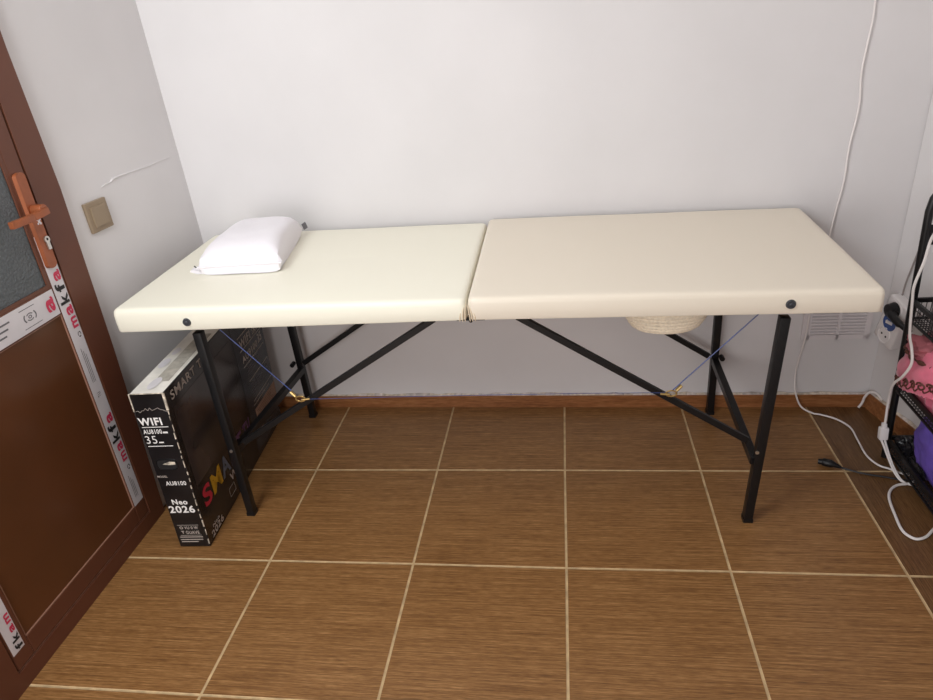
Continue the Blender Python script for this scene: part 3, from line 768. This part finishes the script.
# ------------------------------------------------------------------ wire rack
RK = thing('wire_rack', 'black metal wire shelf rack standing along the right wall', 'rack', (.99, -.15, 0))
FY, NY = .07, -.42
def px(z): return .935-.042*z
def qx(z, y): return min(1.045+.03*z*0, xright(y)-.012)
arch = {}
for y in (FY, NY):
    bm = B(); zt = .80
    q = qx(0, FY) if y == FY else qx(0, NY)+.0
    q = 1.040
    pts = [(px(0), y, 0), (px(.3), y, .3), (px(.6), y, .6), (px(.74), y, .74)]
    pts += [(px(.74)+.004, y, .772), (px(.74)+.016, y, .795), (px(.74)+.036, y, .806), (.97, y, .808), (q-.036, y, .806), (q-.014, y, .795), (q-.002, y, .772), (q, y, .74), (q, y, .4), (q, y, 0)]
    tube(bm, pts, .0095, 10); obj('post_arch', bm, M['black'], RK, smooth=True)
    bm = B()
    for z in (.70, .66): bar(bm, (px(z), y, z), (q, y, z), .008, .010)
    bar(bm, (px(.68)+.012, y, .655), (px(.68)+.012, y, .705), .012, .006, up=(0, 1, 0)); obj('top_crosspiece', bm, M['black'], RK)
def shelf(z, depth, nm, slope=0.0):
    x0 = px(z)-.002; x1 = 1.042; y0, y1 = NY, FY
    bm = B()
    zz = lambda y: z+slope*(y-FY)
    c = [(x0, y0), (x1, y0), (x1, y1), (x0, y1)]
    for k in range(4):
        a = c[k]; b = c[(k+1) % 4]
        bar(bm, (a[0], a[1], zz(a[1])), (b[0], b[1], zz(b[1])), .007, .012)
        bar(bm, (a[0], a[1], zz(a[1])-depth), (b[0], b[1], zz(b[1])-depth), .005, .006)
    s = obj('shelf_rim', bm, M['black'], RK)
    bm = B()
    k = 0; y = y0
    while y < y1:       # side and floor wires
        for x in (x0, x1): tube(bm, [(x, y, zz(y)), (x, y, zz(y)-depth)], .0011, 5)
        tube(bm, [(x0, y, zz(y)-depth), (x1, y, zz(y)-depth)], .0011, 5); y += .0125
    x = x0
    while x < x1:
        for yy3 in (y0, y1): tube(bm, [(x, yy3, zz(yy3)), (x, yy3, zz(yy3)-depth)], .0011, 5)
        tube(bm, [(x, y0, zz(y0)-depth), (x, y1, zz(y1)-depth)], .0011, 5); x += .0125
    for f in (.33, .66):
        for x in (x0, x1): tube(bm, [(x, y0, zz(y0)-depth*f), (x, y1, zz(y1)-depth*f)], .0011, 5)
    obj('shelf_mesh', bm, M['blackmesh'], s)
    return s
shelf(.068, .034, 'a'); shelf(.262, .03, 'b'); shelf(.503, .052, 'c')

# ------------------------------------------------------------------ soft goods on the rack
def blob(c, r, seed, amp, sub=5, sq=2.6, fold=0.0, floor_z=None):
    bm = B(); bmesh.ops.create_icosphere(bm, subdivisions=sub, radius=1)
    for v in bm.verts:
        d = v.co.normalized()
        n = (abs(d.x)**sq+abs(d.y)**sq+abs(d.z)**sq)**(-1/sq)
        k = n*(1+amp*noise.noise(d*2.2+V3((seed, 0, 0)))+amp*.5*noise.noise(d*5+V3((0, seed, 0))))
        if fold: k *= 1+fold*math.sin(9*math.atan2(d.y, d.x)+4*d.z+seed)*(1-d.z*d.z)
        p = V3((c[0]+d.x*r[0]*k, c[1]+d.y*r[1]*k, c[2]+d.z*r[2]*k))
        if floor_z is not None and p.z < floor_z: p.z = floor_z+(p.z-floor_z)*.02
        v.co = p
    return bm
PB = thing('gift_bag', 'pink satin pouch with a brown curled braid on the middle shelf', 'bag', (.95, -.06, .24))
bb = blob((.978, -.072, .325), (.094, .142, .092), 2, .12, fold=.012, floor_z=.242)
for v in bb.verts:
    if v.co.x < .936:
        zm = .268+max(0, .03-v.co.y)*.34
        if v.co.z < zm: v.co.z = zm+(v.co.z-zm)*.05; v.co.x = max(v.co.x, .925-(.925-v.co.x)*.5)
from mathutils.bvhtree import BVHTree
tree = BVHTree.FromBMesh(bb)
def on_bag(y, z, off=.002):
    h = tree.ray_cast(V3((.6, y, z)), V3((1, 0, 0)))
    return V3((h[0].x-off, y, z)) if h[0] is not None else V3((.93, y, z))
obj('bag_body', bb, M['pinkcloth'], PB, smooth=True)
obj('bag_neck', blob((.945, -.005, .402), (.048, .058, .024), 6, .3, sub=4, fold=.07), M['mauve'], PB, smooth=True, label='dusty pink gathered neck of the pouch')
bm = B()
tube(bm, catmull([(.905, .035, .385), (.896, .01, .386), (.892, -.02, .384), (.896, -.06, .388), (.905, -.10, .392)], 6), [.004+.0025*math.sin(k*1.1) for k in range(25)], 8); obj('neck_tie', bm, M['brown'], PB, smooth=True)
bm = B()
for k in range(7):    # curled braid
    y = .022-.031*k; zc = .292+.40*(.022-y)
    pts = []
    for q in range(22):
        a = q/21*2.6*PI; r = .012*(1-q/28)
        pts.append(on_bag(y+r*math.cos(a), zc+r*1.0*math.sin(a)))
    tube(bm, pts, .0024, 6)
    tube(bm, [on_bag(y-.010-.002*q, zc-.006-.006*math.sin(q/8*PI)+.0012*q) for q in range(9)], .0018, 6)
obj('curled_braid', bm, M['brown'], PB, smooth=True)
obj2 = blob((.986, -.105, .138), (.047, .108, .092), 11, .14, fold=.03, floor_z=.038)
tag(obj('purple_bag', obj2, M['purple'], smooth=True, base=(.986, -.105, .038)), 'purple soft cloth bag slumped on the bottom shelf of the rack', 'bag')
for k, (c, r, sd_, lab) in enumerate((((.962, .022, .062), (.024, .034, .03), 3, 'crumpled black plastic bundle at the far end of the bottom shelf'), ((.944, -.075, .062), (.0075, .04, .026), 8, 'crumpled black plastic bundle nearer the camera on the bottom shelf'))):
    tag(obj('plastic_bundle', blob(c, r, sd_, .35, sub=4, floor_z=.036), M['blackcloth'], smooth=True, base=(c[0], c[1], .036)), lab, 'bundle')
gx, gy = .957, -.004
GC = thing('wire_cup', 'grey mesh cup standing in the upper basket of the rack', 'cup', (gx, gy, .454))
bm = B(); rg = lathe(bm, [(.026, .4535), (.028, .48), (.031, .53), (.033, .568), (.031, .568), (.026, .48), (.024, .458)], (gx, gy, 0), 28); bm.faces.new(rg[0][::-1]); bm.faces.new(rg[-1]); obj('cup_body', bm, M['grey'], GC, smooth=True)
bm = B(); tube(bm, [(gx+.033*math.cos(2*PI*k/28), gy+.033*math.sin(2*PI*k/28), .568) for k in range(28)], .0025, 6, closed=True); obj('cup_rim', bm, M['grey'], GC, smooth=True)

# ------------------------------------------------------------------ light
w = bpy.data.worlds.new('world'); scn.world = w; w.use_nodes = True
w.node_tree.nodes['Background'].inputs['Color'].default_value = (1.0, .96, .955, 1); w.node_tree.nodes['Background'].inputs['Strength'].default_value = .46
def area(name, loc, aim, size, power, col, sy=None):
    l = bpy.data.lights.new(name, 'AREA'); l.energy = power; l.color = col; l.size = size
    if sy: l.shape = 'RECTANGLE'; l.size_y = sy
    o = bpy.data.objects.new(name, l); COL.objects.link(o); o.location = loc
    o.rotation_euler = (V3(aim)-V3(loc)).to_track_quat('-Z', 'Y').to_euler(); return o
area('window_light', (-1.0, -1.3, 1.85), (-.3, .35, .6), .65, 22, (.94, .99, 1))
area('front_fill', (-.85, -2.7, .95), (-.2, .3, .35), 1.2, 33, (1, .965, .945))  # unseen fill light added behind the camera to lift shade under the table
area('ceiling_light', (-.3, -.6, 2.55), (-.3, -.6, 0), .35, 5, (1, .93, .86))
scn.view_settings.view_transform = 'Standard'
scn.view_settings.look = 'None'
scn.view_settings.exposure = -0.1
